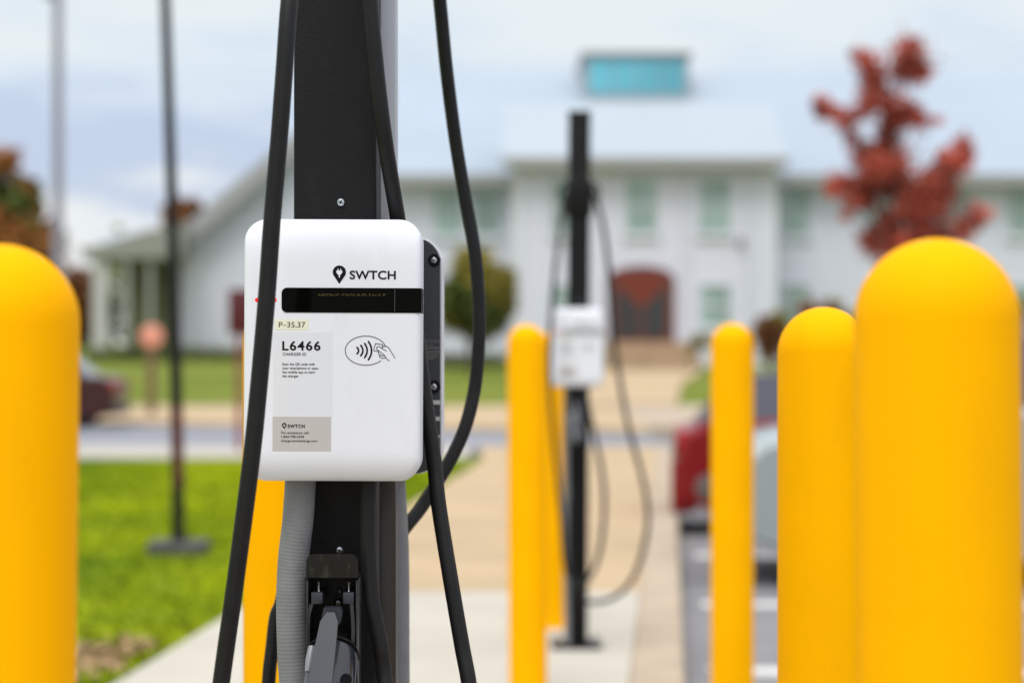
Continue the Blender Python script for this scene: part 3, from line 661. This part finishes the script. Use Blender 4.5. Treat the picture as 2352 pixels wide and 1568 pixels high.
# ------------------------------------------------------------------ cars
def wheel(parent, c, r=.33, wdt=.21):
    bm = NB(); lathe(bm, c, [(r * .62, 0), (r * .95, .0), (r, .03), (r, wdt - .03), (r * .95, wdt), (r * .62, wdt)], 32, 'Y'); wh = obj('wheel', bm, TYRE, parent)
    bm = NB(); lathe(bm, (c[0], c[1] + .012, c[2]), [(r * .6, wdt * .5), (r * .63, 0), (r * .5, .01), (r * .12, .03), (r * .1, 0.0)], 20, 'Y'); obj('rim', bm, mat('alloy_rim', (.4, .4, .42), .3, metal=.8), wh)
def car(x, y, z, ang, paint, label, flip=1, suv=0., sc=1., hatch=False):
    """local frame: nose at x=0, length along +x, near side y=0, width along +y"""
    t = thing('parked_car', (0, 0, 0), label, 'car', 'cars on the lot and road'); ORG[t] = Vector((0, 0, 0))
    H = 1.45 + suv
    prof = [(0.03, .30), (0.0, .48), (.05, .68), (.18, .80), (1.05, .96), (1.15, .97), (3.55, 1.02), (4.25, 1.0), (4.45, .9), (4.5, .62), (4.44, .32), (4.2, .22), (.3, .2)]
    bm = NB(); secs = []
    for yy, s, up in ((0.0, .97, -.05), (.05, .99, -.01), (.22, 1, 0), (.9, 1.015, .015), (1.58, 1, 0), (1.75, .99, -.01), (1.8, .97, -.05)):
        secs.append([bm.verts.new((2.25 + (a - 2.25) * s, yy, max(.2, b + up * (b > .6)))) for a, b in prof])
    for a, b in zip(secs, secs[1:]):
        for i in range(len(prof)): bm.faces.new((a[i], a[(i + 1) % len(prof)], b[(i + 1) % len(prof)], b[i]))
    bm.faces.new(secs[0]); bm.faces.new(secs[-1]); obj('body', bm, paint, t, ang=30)
    gl = [(1.1, .95), (1.75, H - .05), (2.1, H), (3.0, H), (3.45, H - .07), (4.0, .98)]
    if hatch: gl = gl[:4] + [(3.95, H - .07), (4.32, .98)]
    bm = NB(); secs = []
    for yy, s in ((.06, 0), (.22, 1), (1.58, 1), (1.74, 0)):
        secs.append([bm.verts.new((a, yy if b < 1.2 else (.2 if yy < .9 else 1.6) if s == 0 else yy, b)) for a, b in gl])
    for a, b in zip(secs, secs[1:]):
        for i in range(len(gl)): bm.faces.new((a[i], a[(i + 1) % len(gl)], b[(i + 1) % len(gl)], b[i]))
    bm.faces.new(secs[0]); bm.faces.new(secs[-1]); obj('window_glass', bm, mat('car_glass', (.09, .09, .12), .08), t, ang=25)
    bm = NB(); box(bm, (1.8, .21, H - .03), (3.35, 1.59, H + .015), .012); obj('roof', bm, paint, t)
    for yy in (0.01, 1.58):
        wheel(t, (.85, yy, .33)); wheel(t, (3.6, yy, .33))
    for yy in (.02, 1.4):
        bm = NB(); box(bm, (.02, yy, .60), (.35, yy + .38, .76), .03); obj('headlight', bm, mat('headlight_glass', (.6, .62, .65), .1), t)
        bm = NB(); box(bm, (4.22, yy, .70), (4.49, yy + .38, .92), .03); obj('tail_light', bm, mat('tail_light_red', (.35, .01, .015), .2), t)
    if hatch:
        bm = NB(); box(bm, (4.3, .04, .2), (4.53, 1.76, .66), .05); obj('rear_bumper', bm, paint, t)
        bm = NB(); box(bm, (4.3, .05, .69), (4.515, 1.75, .80), .02); obj('trim_strip', bm, mat('bumper_dark', (.05, .05, .05), .5), t)
        bm = NB(); lathe(bm, (4.2, -.005, .42), [(.11, 0), (.13, .01), (.1, .02)], 20, 'Y'); obj('side_lamp', bm, mat('lamp_smoke', (.12, .10, .09), .2), t)
    for xa, xb in ((-.03, .2), (4.3, 4.53)):
        if hatch and xa > 1: continue
        bm = NB(); box(bm, (xa, .1, .26), (xb, 1.7, .46), .03); obj('bumper', bm, mat('bumper_dark', (.05, .05, .05), .5), t)
    bm = NB(); box(bm, (4.49, .65, .60), (4.512, 1.15, .74), .004); obj('number_plate', bm, mat('plate_white', (.6, .6, .6), .5), t)
    for yy in (-.12, 1.78):
        bm = NB(); box(bm, (1.35, yy, 1.0), (1.5, yy + .16, 1.12), .03); obj('wing_mirror', bm, paint, t)
    t.location = (x, y, z); t.rotation_euler = (0, 0, R(ang)); t.scale = (sc, flip * sc, sc)
    return t
BURG = mat('burgundy_car_paint', (.20, .002, .004), .3, coat=.15, spec=.3)
SILV = mat('silver_green_car_paint', (.34, .39, .39), .22, metal=.35, coat=.6)
BRN = mat('maroon_car_paint', (.05, .014, .012), .3, coat=.15, spec=.3)
GREY = mat('grey_blue_car_paint', (.22, .22, .27), .22, metal=.3, coat=.6)
cx_, cy_ = 1.13 + 4.52 * .82, 16.7 + .25
car(cx_, cy_, -.15, 176.2, BURG, 'dark red hatchback with its tail over the kerb, behind the slim bollard', flip=-1, sc=.82, hatch=True)
car(xr(13.5) + .24, 13.5, -.15, -3.8, SILV, 'pale silver green car parked nearest, glimpsed between the right hand bollards', suv=.05, sc=1.04)
car(xr(19.3) + .30, 19.3, -.15, -3.8, GREY, 'grey blue car parked beyond the dark red one, only its top glimpsed', suv=.1)
c = car(X(266, 37.0) - 3.6, 37.0, -.06, 0, BRN, 'dark maroon car on the road, half hidden by the left bollard', sc=.8)

# ------------------------------------------------------------------ white hall
BD = 88.0
t = thing('hall_building', (X(1470, BD), BD, .49), 'large white two storey hall with pale metal roof, porch wing and arched red door', 'building')
zg = .45
def wallrect(u0, u1, v0, d, depth, name='wall', mtl=None):
    bm = NB(); box(bm, (X(u0, d), d, zg), (X(u1, d), d + depth, Z(v0, d))); return obj(name, bm, mtl or SIDING, t, smooth=False)
# main block: u 905..2700
md = BD + 3
m0, m1 = X(905, md), X(2750, md); ez = Z(418, md)
wallrect(905, 2750, 418, md, 26)
ridge_y = md + 13.0; rz = Z(180, ridge_y)
bm = NB()
for k, (y0, y1) in enumerate(((md - .7, ridge_y), (md + 26.7, ridge_y))):
    s = 1 if k == 0 else 1
    a = [bm.verts.new(p) for p in ((m0 - .5, y0, ez + .05), (m1 + .5, y0, ez + .05), (m1 + .5, y1, rz), (m0 - .5, y1, rz))]
    b = [bm.verts.new(v.co + Vector((0, 0, .22))) for v in a]
    bm.faces.new(a); bm.faces.new(b)
    for i in range(4): bm.faces.new((a[i], a[(i + 1) % 4], b[(i + 1) % 4], b[i]))
rf = obj('roof', bm, ROOF, t, smooth=False)
bm = NB(); prism(bm, [(0, 0), (0, 0.001), (0.001, 0)], 0, .001); bm.clear()
for xx in (m0, m1 - .2):
    vs = [bm.verts.new((xx, y, z)) for y, z in ((md, ez), (md + 26, ez), (ridge_y, rz))]; vs2 = [bm.verts.new(v.co + Vector((.2, 0, 0))) for v in vs]
    bm.faces.new(vs); bm.faces.new(vs2)
    for i in range(3): bm.faces.new((vs[i], vs[(i + 1) % 3], vs2[(i + 1) % 3], vs2[i]))
obj('gable_wall', bm, SIDING, t, smooth=False)
bm = NB(); box(bm, (m0 - .5, md - .86, ez - .16), (m1 + .5, md - .7, ez + .24)); obj('eave_gutter', bm, TRIM, t, smooth=False)
# projecting entrance block
e0, e1 = X(1186, BD - 1), X(1774, BD - 1); ed = BD - 1; pe = Z(378, ed)
bm = NB(); box(bm, (e0, ed, zg), (e1, md + .0, pe)); obj('entrance_wall', bm, SIDING, t, smooth=False)
bm = NB()
ptop = Z(250, ed + 5.5)
a = [bm.verts.new(p) for p in ((e0 - .5, ed - .7, pe), (e1 + .5, ed - .7, pe), (e1 + .5, ed + 5.5, ptop), (e0 - .5, ed + 5.5, ptop))]
b = [bm.verts.new(v.co + Vector((0, 0, .2))) for v in a]
bm.faces.new(a); bm.faces.new(b)
for i in range(4): bm.faces.new((a[i], a[(i + 1) % 4], b[(i + 1) % 4], b[i]))
obj('entrance_roof', bm, mat('entrance_roof_metal', (.375, .435, .485), .5, noise=.05, nscale=.2), t, smooth=False)
bm = NB(); box(bm, (e0 - .5, ed - .86, pe - .14), (e1 + .5, ed - .7, pe + .22)); obj('eave_gutter', bm, TRIM, t, smooth=False)
for xx in (e0, e1): 
    bm = NB(); box(bm, (xx - .14, ed - .06, zg), (xx + .14, ed + .3, pe - .02)); obj('corner_board', bm, WTRIM, t, smooth=False)
def window(u0, u1, v0, v1, d, rows=2, cols=2):
    x0, x1, z0, z1 = X(u0, d), X(u1, d), Z(v1, d), Z(v0, d); bm = NB()
    for a, b in (((x0 - .1, z0 - .1), (x1 + .1, z0)), ((x0 - .1, z1), (x1 + .1, z1 + .1)), ((x0 - .1, z0), (x0, z1)), ((x1, z0), (x1 + .1, z1))):
        box(bm, (a[0], d - .09, a[1]), (b[0], d + .02, b[1]))
    box(bm, (x0, d - .07, (z0 + z1) / 2 - .03), (x1, d - .03, (z0 + z1) / 2 + .03)); box(bm, ((x0 + x1) / 2 - .025, d - .065, z0), ((x0 + x1) / 2 + .025, d - .028, z1))
    wf = obj('window', bm, WTRIM, t, smooth=False)
    bm = NB(); box(bm, (x0, d - .025, z0), (x1, d + .01, z1)); obj('pane', bm, PANE, wf, smooth=False)
    bm = NB(); box(bm, (x0 - .16, d - .16, z0 - .17), (x1 + .16, d + .01, z0 - .1)); obj('sill', bm, WTRIM, wf, smooth=False)
for u0 in (1270, 1440, 1608):
    window(u0, u0 + 66, 415, 535, ed)
for u0 in (1270, 1610): window(u0, u0 + 64, 655, 750, ed)
for u0 in (1000, 1090, 1800, 1990, 2160, 2320):
    window(u0, u0 + 58, 438, 540, md); window(u0, u0 + 58, 655, 740, md)
for u0 in (1572, 1720):
    bm = NB(); box(bm, (X(u0, ed), ed - .12, zg), (X(u0 + 5, ed), ed - .005, pe - .2)); obj('downpipe', bm, WTRIM, t, smooth=False)
bm = NB(); box(bm, (X(1697, ed), ed - .25, Z(568, ed)), (X(1706, ed), ed - .005, Z(548, ed)), .02); obj('wall_lamp', bm, mat('lamp_bronze', (.1, .07, .05), .5), t)
# arched door
dz = Z(785, ed); x0, x1 = X(1404, ed), X(1542, ed); cx = (x0 + x1) / 2; hw = (x1 - x0) / 2; zs = Z(640, ed); zt = Z(618, ed)
def arch(i, y0, y1):
    pts = [(x0 + i, dz), (x1 - i, dz)]
    for k in range(13):
        a = R(k * 15); pts.append((cx + (hw - i) * math.cos(a), zs + (zt - zs - i) * math.sin(a)))
    return pts
bm = NB(); prism(bm, arch(-.12, 0, 0), ed - .10, ed + .01); dr_ = obj('door', bm, mat('door_surround', (.14, .04, .035), .6), t, smooth=False)
bm = NB(); prism(bm, arch(.08, 0, 0), ed - .13, ed - .09); obj('door_panel', bm, DOORR, dr_, smooth=False)
for k in (-1, 1):
    a_, b_ = sorted((cx + k * .05, cx + k * (hw - .17)))
    bm = NB(); prism(bm, [(a_, dz + .12), (b_, dz + .12), (b_, zs - .2), (a_, zs - 1.05)] if k > 0 else [(a_, dz + .12), (b_, dz + .12), (b_, zs - 1.05), (a_, zs - .2)], ed - .15, ed - .125)
    obj('door_glass', bm, DARKG, dr_, smooth=False)
# monitor with teal glass on the roof
sd_ = ridge_y - 4; sx0, sx1 = X(1342, sd_), X(1582, sd_); sz0, sz1 = Z(222, sd_), Z(128, sd_)
bm = NB(); box(bm, (sx0, sd_, sz0 - 1), (sx1, sd_ + 6, sz1)); mo = obj('roof_monitor', bm, mat('monitor_frame', (.34, .36, .38), .5), t, smooth=False)
bm = NB(); box(bm, (sx0 - .15, sd_ - .2, sz1), (sx1 + .15, sd_ + 6.2, sz1 + .14)); obj('monitor_cap', bm, TRIM, mo, smooth=False)
for k in range(4):
    wv_ = (sx1 - sx0 - .3) / 4; a_ = sx0 + .15 + k * wv_
    bm = NB(); box(bm, (a_ + .03, sd_ - .03, sz0 + .12), (a_ + wv_ - .03, sd_ + .01, sz1 - .14)); obj('monitor_pane', bm, TEAL, mo, smooth=False)
# rear gabled wing
wd = 106.0; ap = (X(842, wd), Z(186, wd)); lw = (X(415, wd), Z(545, wd)); rw = (2 * ap[0] - lw[0], lw[1])
bm = NB(); prism(bm, [(lw[0], zg), (rw[0], zg), (rw[0], rw[1]), ap, (lw[0], lw[1])], wd, wd + .3); obj('gable_wall', bm, SIDING, t, smooth=False)
bm = NB(); box(bm, (lw[0], wd + .3, zg), (lw[0] + .3, wd + 30, lw[1])); box(bm, (rw[0] - .3, wd + .3, zg), (rw[0], wd + 30, rw[1])); obj('wall', bm, SIDING, t, smooth=False)
bm = NB(); sl_ = (ap[1] - lw[1]) / (ap[0] - lw[0])
for s in (-1, 1):
    ex = (lw if s < 0 else rw)[0] + s * .6; ezz = lw[1] - .6 * sl_
    a = [bm.verts.new(p) for p in ((ex, wd - .9, ezz), (ap[0], wd - .9, ap[1]), (ap[0], wd + 30, ap[1]), (ex, wd + 30, ezz))]
    b = [bm.verts.new(v.co + Vector((0, 0, .25))) for v in a]; bm.faces.new(a); bm.faces.new(b)
    for i in range(4): bm.faces.new((a[i], a[(i + 1) % 4], b[(i + 1) % 4], b[i]))
obj('wing_roof', bm, ROOF, t, smooth=False)
bm = NB()
for s in (-1, 1):
    ex = (lw if s < 0 else rw)[0] + s * .6; ezz = lw[1] - .6 * sl_
    prism(bm, [(ex, ezz - .75), (ap[0], ap[1] - .75), (ap[0], ap[1] + .2), (ex, ezz + .2)], wd - 1.0, wd - .905)
obj('rake_board', bm, TRIM, t, smooth=False)
# porch
pd_ = 103.0; zp = Z(592, pd_)
bm = NB(); box(bm, (X(188, pd_), pd_ - .3, zp), (X(418, pd_), pd_ + 6, zp + .45)); prism(bm, [(X(205, pd_), zp + .46), (X(420, pd_), zp + .46), (X(420, pd_), zp + 1.5), (X(330, pd_), zp + 1.15)], pd_ + .2, pd_ + 6)
obj('porch_roof', bm, mat('porch_roof_grey', (.26, .27, .23), .7), t, smooth=False)
for u in (230, 292, 345, 398):
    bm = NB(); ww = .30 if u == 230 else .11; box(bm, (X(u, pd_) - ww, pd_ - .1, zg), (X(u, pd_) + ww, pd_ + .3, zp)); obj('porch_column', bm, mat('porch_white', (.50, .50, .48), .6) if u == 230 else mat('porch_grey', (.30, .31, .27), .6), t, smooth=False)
bm = NB(); box(bm, (X(250, pd_), pd_ + 5.8, zg), (X(415, pd_), pd_ + 6, zp)); obj('porch_back_wall', bm, mat('porch_olive_wall', (.20, .21, .09), .5, noise=.5, nscale=.9), t, smooth=False)
bm = NB(); box(bm, (X(188, pd_), pd_ - .5, zg), (X(420, pd_), pd_ + 6, .82)); obj('porch_floor', bm, mat('porch_sand', (.4, .38, .28), .8), t, smooth=False)
# entrance steps
t2 = thing('entrance_steps', (X(1495, 82), 82, .4), 'tan stone landing with steps before the arched red door', 'steps')
for k in range(5):
    zt_ = .42 + (dz - .42) * (k + 1) / 5; y0 = 80.6 + k * .45
    if k == 1: y0 += 0
    bm = NB(); box(bm, (X(1396, 82) , y0, .2), (X(1604, 82), y0 + (.45 if k < 4 else ed - y0), zt_)); obj('step' if k < 4 else 'landing', bm, mat('step_tan', (.42, .30, .19), .9, noise=.15, nscale=2) , t2, smooth=False)

# ------------------------------------------------------------------ vegetation
def leaves(clumps, n, s, rnd, soft=False):
    vs_, fs = [], []
    for _ in range(n):
        c, r = rnd.choices(clumps, [k[1] ** 2 for k in clumps])[0]
        dv = Vector((rnd.gauss(0, 1), rnd.gauss(0, 1), rnd.gauss(0, 1))); dv = dv.normalized() * r * (rnd.random() ** .45 if rnd.random() > .12 else rnd.uniform(1, 1.55)) if not soft else dv * r * .52
        p = c + dv; q_ = Euler((rnd.uniform(-1.2, 1.2), rnd.uniform(-1.2, 1.2), rnd.random() * 6.28)).to_matrix(); ss = s * rnd.uniform(.6, 1.3); b0 = len(vs_)
        for a, b in ((-1, -.2), (0, -.75), (1.1, -.1), (.3, .8), (-.6, .7)): vs_.append(p + q_ @ Vector((a * ss, b * ss, 0)))
        fs.append((b0, b0 + 1, b0 + 2, b0 + 3, b0 + 4))
    return vs_, fs
def tree(name, base, clumps, n, s, lm, label, cat='tree', group=None, trunk_r=.1, top=None, seed=1, lm2=None, limbs=True, soft=False):
    rnd = random.Random(seed); base = Vector(base); t = thing(name, base, label, cat, group)
    vs_, fs = leaves(clumps, n, s, rnd, soft)
    me = bpy.data.meshes.new('crown'); me.from_pydata([v - base for v in vs_], [], fs); me.materials.append(lm)
    if lm2:
        me.materials.append(lm2)
        for i, p in enumerate(me.polygons):
            z = vs_[fs[i][0]]
            p.material_index = 1 if math.sin(z.x * 1.3 + z.z * 1.9 + seed) > .35 else 0
    o = bpy.data.objects.new('crown', me); COL.objects.link(o); o.parent = t
    if limbs:
        cz = sum((c.z for c, r in clumps)) / len(clumps); top = Vector(top) if top else Vector((base.x, base.y, max(c.z for c, r in clumps)))
        bm = NB(); tr = [base.lerp(top, k / 8) + Vector((rnd.gauss(0, .03), rnd.gauss(0, .03), 0)) * (k > 0) for k in range(9)]
        tube(bm, tr, [trunk_r * (1 - .85 * k / 8) for k in range(9)], 12)
        for c, r in clumps:
            f = max(.15, min(.85, ((c.z - base.z) / max(.1, (top.z - base.z))) - .18)); a = base.lerp(top, f)
            tube(bm, [a, a.lerp(c, .5) + Vector((0, 0, -.05 * (c - a).length)), c], [trunk_r * .4 * (1.1 - f), trunk_r * .22 * (1.1 - f) + .004, .004], 7)
        obj('trunk', bm, BARK, t)
    return t
rnd = random.Random(3); td = 35.0
cl = [(2092, 108, 26), (2112, 100, 12), (2085, 135, 30), (2078, 160, 26), (2108, 160, 26), (2130, 170, 12), (1972, 118, 12), (1980, 140, 18), (1990, 165, 25), (2003, 190, 28), (2020, 210, 28),
      (1878, 240, 14), (1895, 252, 20), (1918, 268, 22), (1940, 282, 16), (1985, 245, 24), (2035, 240, 28), (2060, 265, 32), (2095, 265, 25), (2125, 272, 18), (2150, 278, 14), (1970, 262, 16), (2050, 300, 28), (2030, 340, 30),
      (2045, 375, 38), (2010, 385, 32), (1985, 355, 22), (2060, 420, 36), (1995, 420, 32), (1960, 320, 18), (1935, 420, 24), (1905, 435, 16), (1975, 455, 24), (2218, 330, 14), (2205, 350, 24), (2185, 375, 28), (2210, 375, 20),
      (2160, 400, 30), (2140, 430, 38), (2170, 440, 32), (2110, 450, 34), (2115, 485, 36), (2090, 500, 26), (2160, 480, 22), (2250, 475, 14), (2240, 500, 18), (2222, 520, 22), (2195, 535, 22), (2150, 530, 26), (2120, 540, 28), (2040, 530, 30), (2015, 560, 26), (2060, 570, 32), (1995, 545, 14),
      (2090, 560, 30), (1935, 500, 9), (2170, 560, 25), (2050, 610, 30)]
cl += [(2060 + rnd.gauss(0, 55), rnd.uniform(280, 560), rnd.uniform(10, 20)) for _ in range(10)]
clumps = [(P(u, v, td) + Vector((0, rnd.uniform(-.45, .45) * (1 if r < 30 else .6), 0)), r / FPX * td * 1.12) for u, v, r in cl]
tree('red_maple_tree', (X(2075, td), td, .01), clumps, 13000, .040, LRED, 'slender tree with deep red autumn leaves behind the right bollard', trunk_r=.075, top=P(2050, 150, td), seed=4, soft=True)
# olive tree left of the entrance
def blob(u, v, d, ru, rv, n, seed, rr=.35):
    r_ = random.Random(seed); o_ = []
    for _ in range(n):
        a = Vector((r_.gauss(0, 1), r_.gauss(0, 1), r_.gauss(0, 1))).normalized() * r_.random() ** .4
        o_.append((Vector((X(u, d) + a.x * ru / FPX * d, d + a.y * ru / FPX * d, Z(v, d) + a.z * rv / FPX * d)), rr * min(ru, rv) / FPX * d * r_.uniform(.7, 1.2)))
    return o_
d = 74
tree('small_tree', (X(1080, d), d, GZ(d)), blob(1088, 688, d, 90, 98, 70, 1, .28), 14000, .085, LOLV, 'round olive green young tree between the charger and the entrance', trunk_r=.08, seed=5, lm2=LGRN)
d = 70
for k, (u, v, ru, rv, lab) in enumerate(((1775, 775, 40, 60, 'olive and rust shrub seen between the two right hand bollards'), (1905, 770, 85, 70, 'broad rust coloured shrub mostly hidden behind the right hand bollards'), (2330, 740, 60, 55, 'brown shrub at the right edge beyond the largest bollard'))):
    tree('shrub', (X(u, d), d, GZ(d)), blob(u, v, d, ru, rv, 26, 20 + k), 5000, .07, LBRN if k else LOLV, lab, 'shrub', trunk_r=.05, seed=8 + k, lm2=LOLV if k else LBRN)
d = 78
tree('shrub', (X(1585, d), d, GZ(d)), blob(1612, 792, d, 30, 22, 10, 50), 1500, .05, LOLV, 'low olive shrub beside the tan entrance steps', 'shrub', trunk_r=.03, seed=14)
# hedges
def hedge(u0, u1, d, h, label, seed):
    rnd = random.Random(seed); x0, x1 = X(u0, d), X(u1, d); cl_ = []
    n = int((x1 - x0) / .35)
    for k in range(n): cl_.append((Vector((x0 + (k + .5) * (x1 - x0) / n, d + rnd.uniform(-.15, .15), GZ(d) + h * .5)), h * .62))
    tree('hedge', ((x0 + x1) / 2, d, GZ(d)), cl_, int(260 * n), .05, LGRN, label, 'hedge', limbs=False, seed=seed)
hedge(205, 640, 96, .55, 'low clipped dark hedge along the foot of the gabled wing', 31)
hedge(985, 1165, 84, .5, 'short dark hedge at the wall right of the near charger', 32)
# trees at the left and beyond
specs = [(-20, 500, 110, 95, 150, LORG, LGRN, 'tall orange brown tree at the left edge with a dark green top', 60),
         (60, 470, 118, 40, 80, LGRN, LORG, 'dark green tree top leaning right of the orange tree', 61),
         (112, 580, 125, 36, 80, LORG, LBRN, 'sparse orange brown tree at the foot of the grey lamp pole', 62),
         (185, 690, 130, 45, 85, LBRN, LORG, 'dark red brown tree seen between the bollard and porch', 63),
         (330, 600, 150, 35, 30, LBRN, LORG, 'brown autumn tree rising behind the porch roof', 64),
         (425, 500, 150, 42, 40, LORG, LBRN, 'rust brown tree behind the lower end of the gable roof', 65)]
for u, v, d, ru, rv, a, b, lab, sd2 in specs:
    tree('autumn_tree', (X(u, d), d, GZ(d)), blob(u, v, d, ru, rv, 40, sd2, .33), 7000, .16, a, lab, 'tree', 'autumn trees beyond the lawn', .22, seed=sd2, lm2=b)
# far woodland
rnd = random.Random(77); cl_ = []
for k in range(150):
    x = -170 + k * 2.6; 
    if -20 < x < 45: continue
    cl_.append((Vector((x, 210 + rnd.uniform(-8, 8), rnd.uniform(3, 6.5))), rnd.uniform(2.5, 4.2)))
vs_, fs = leaves(cl_, 24000, .42, rnd); me = bpy.data.meshes.new('woodland'); me.from_pydata(vs_, [], fs); me.materials.append(LBRN); me.materials.append(LGRN)
for i, p in enumerate(me.polygons): p.material_index = int(math.sin(vs_[fs[i][0]].x * .3) > .2)
o = bpy.data.objects.new('woodland', me); COL.objects.link(o); tag(o, 'far belt of brown and green autumn woodland on the horizon', 'woodland', kind='stuff')
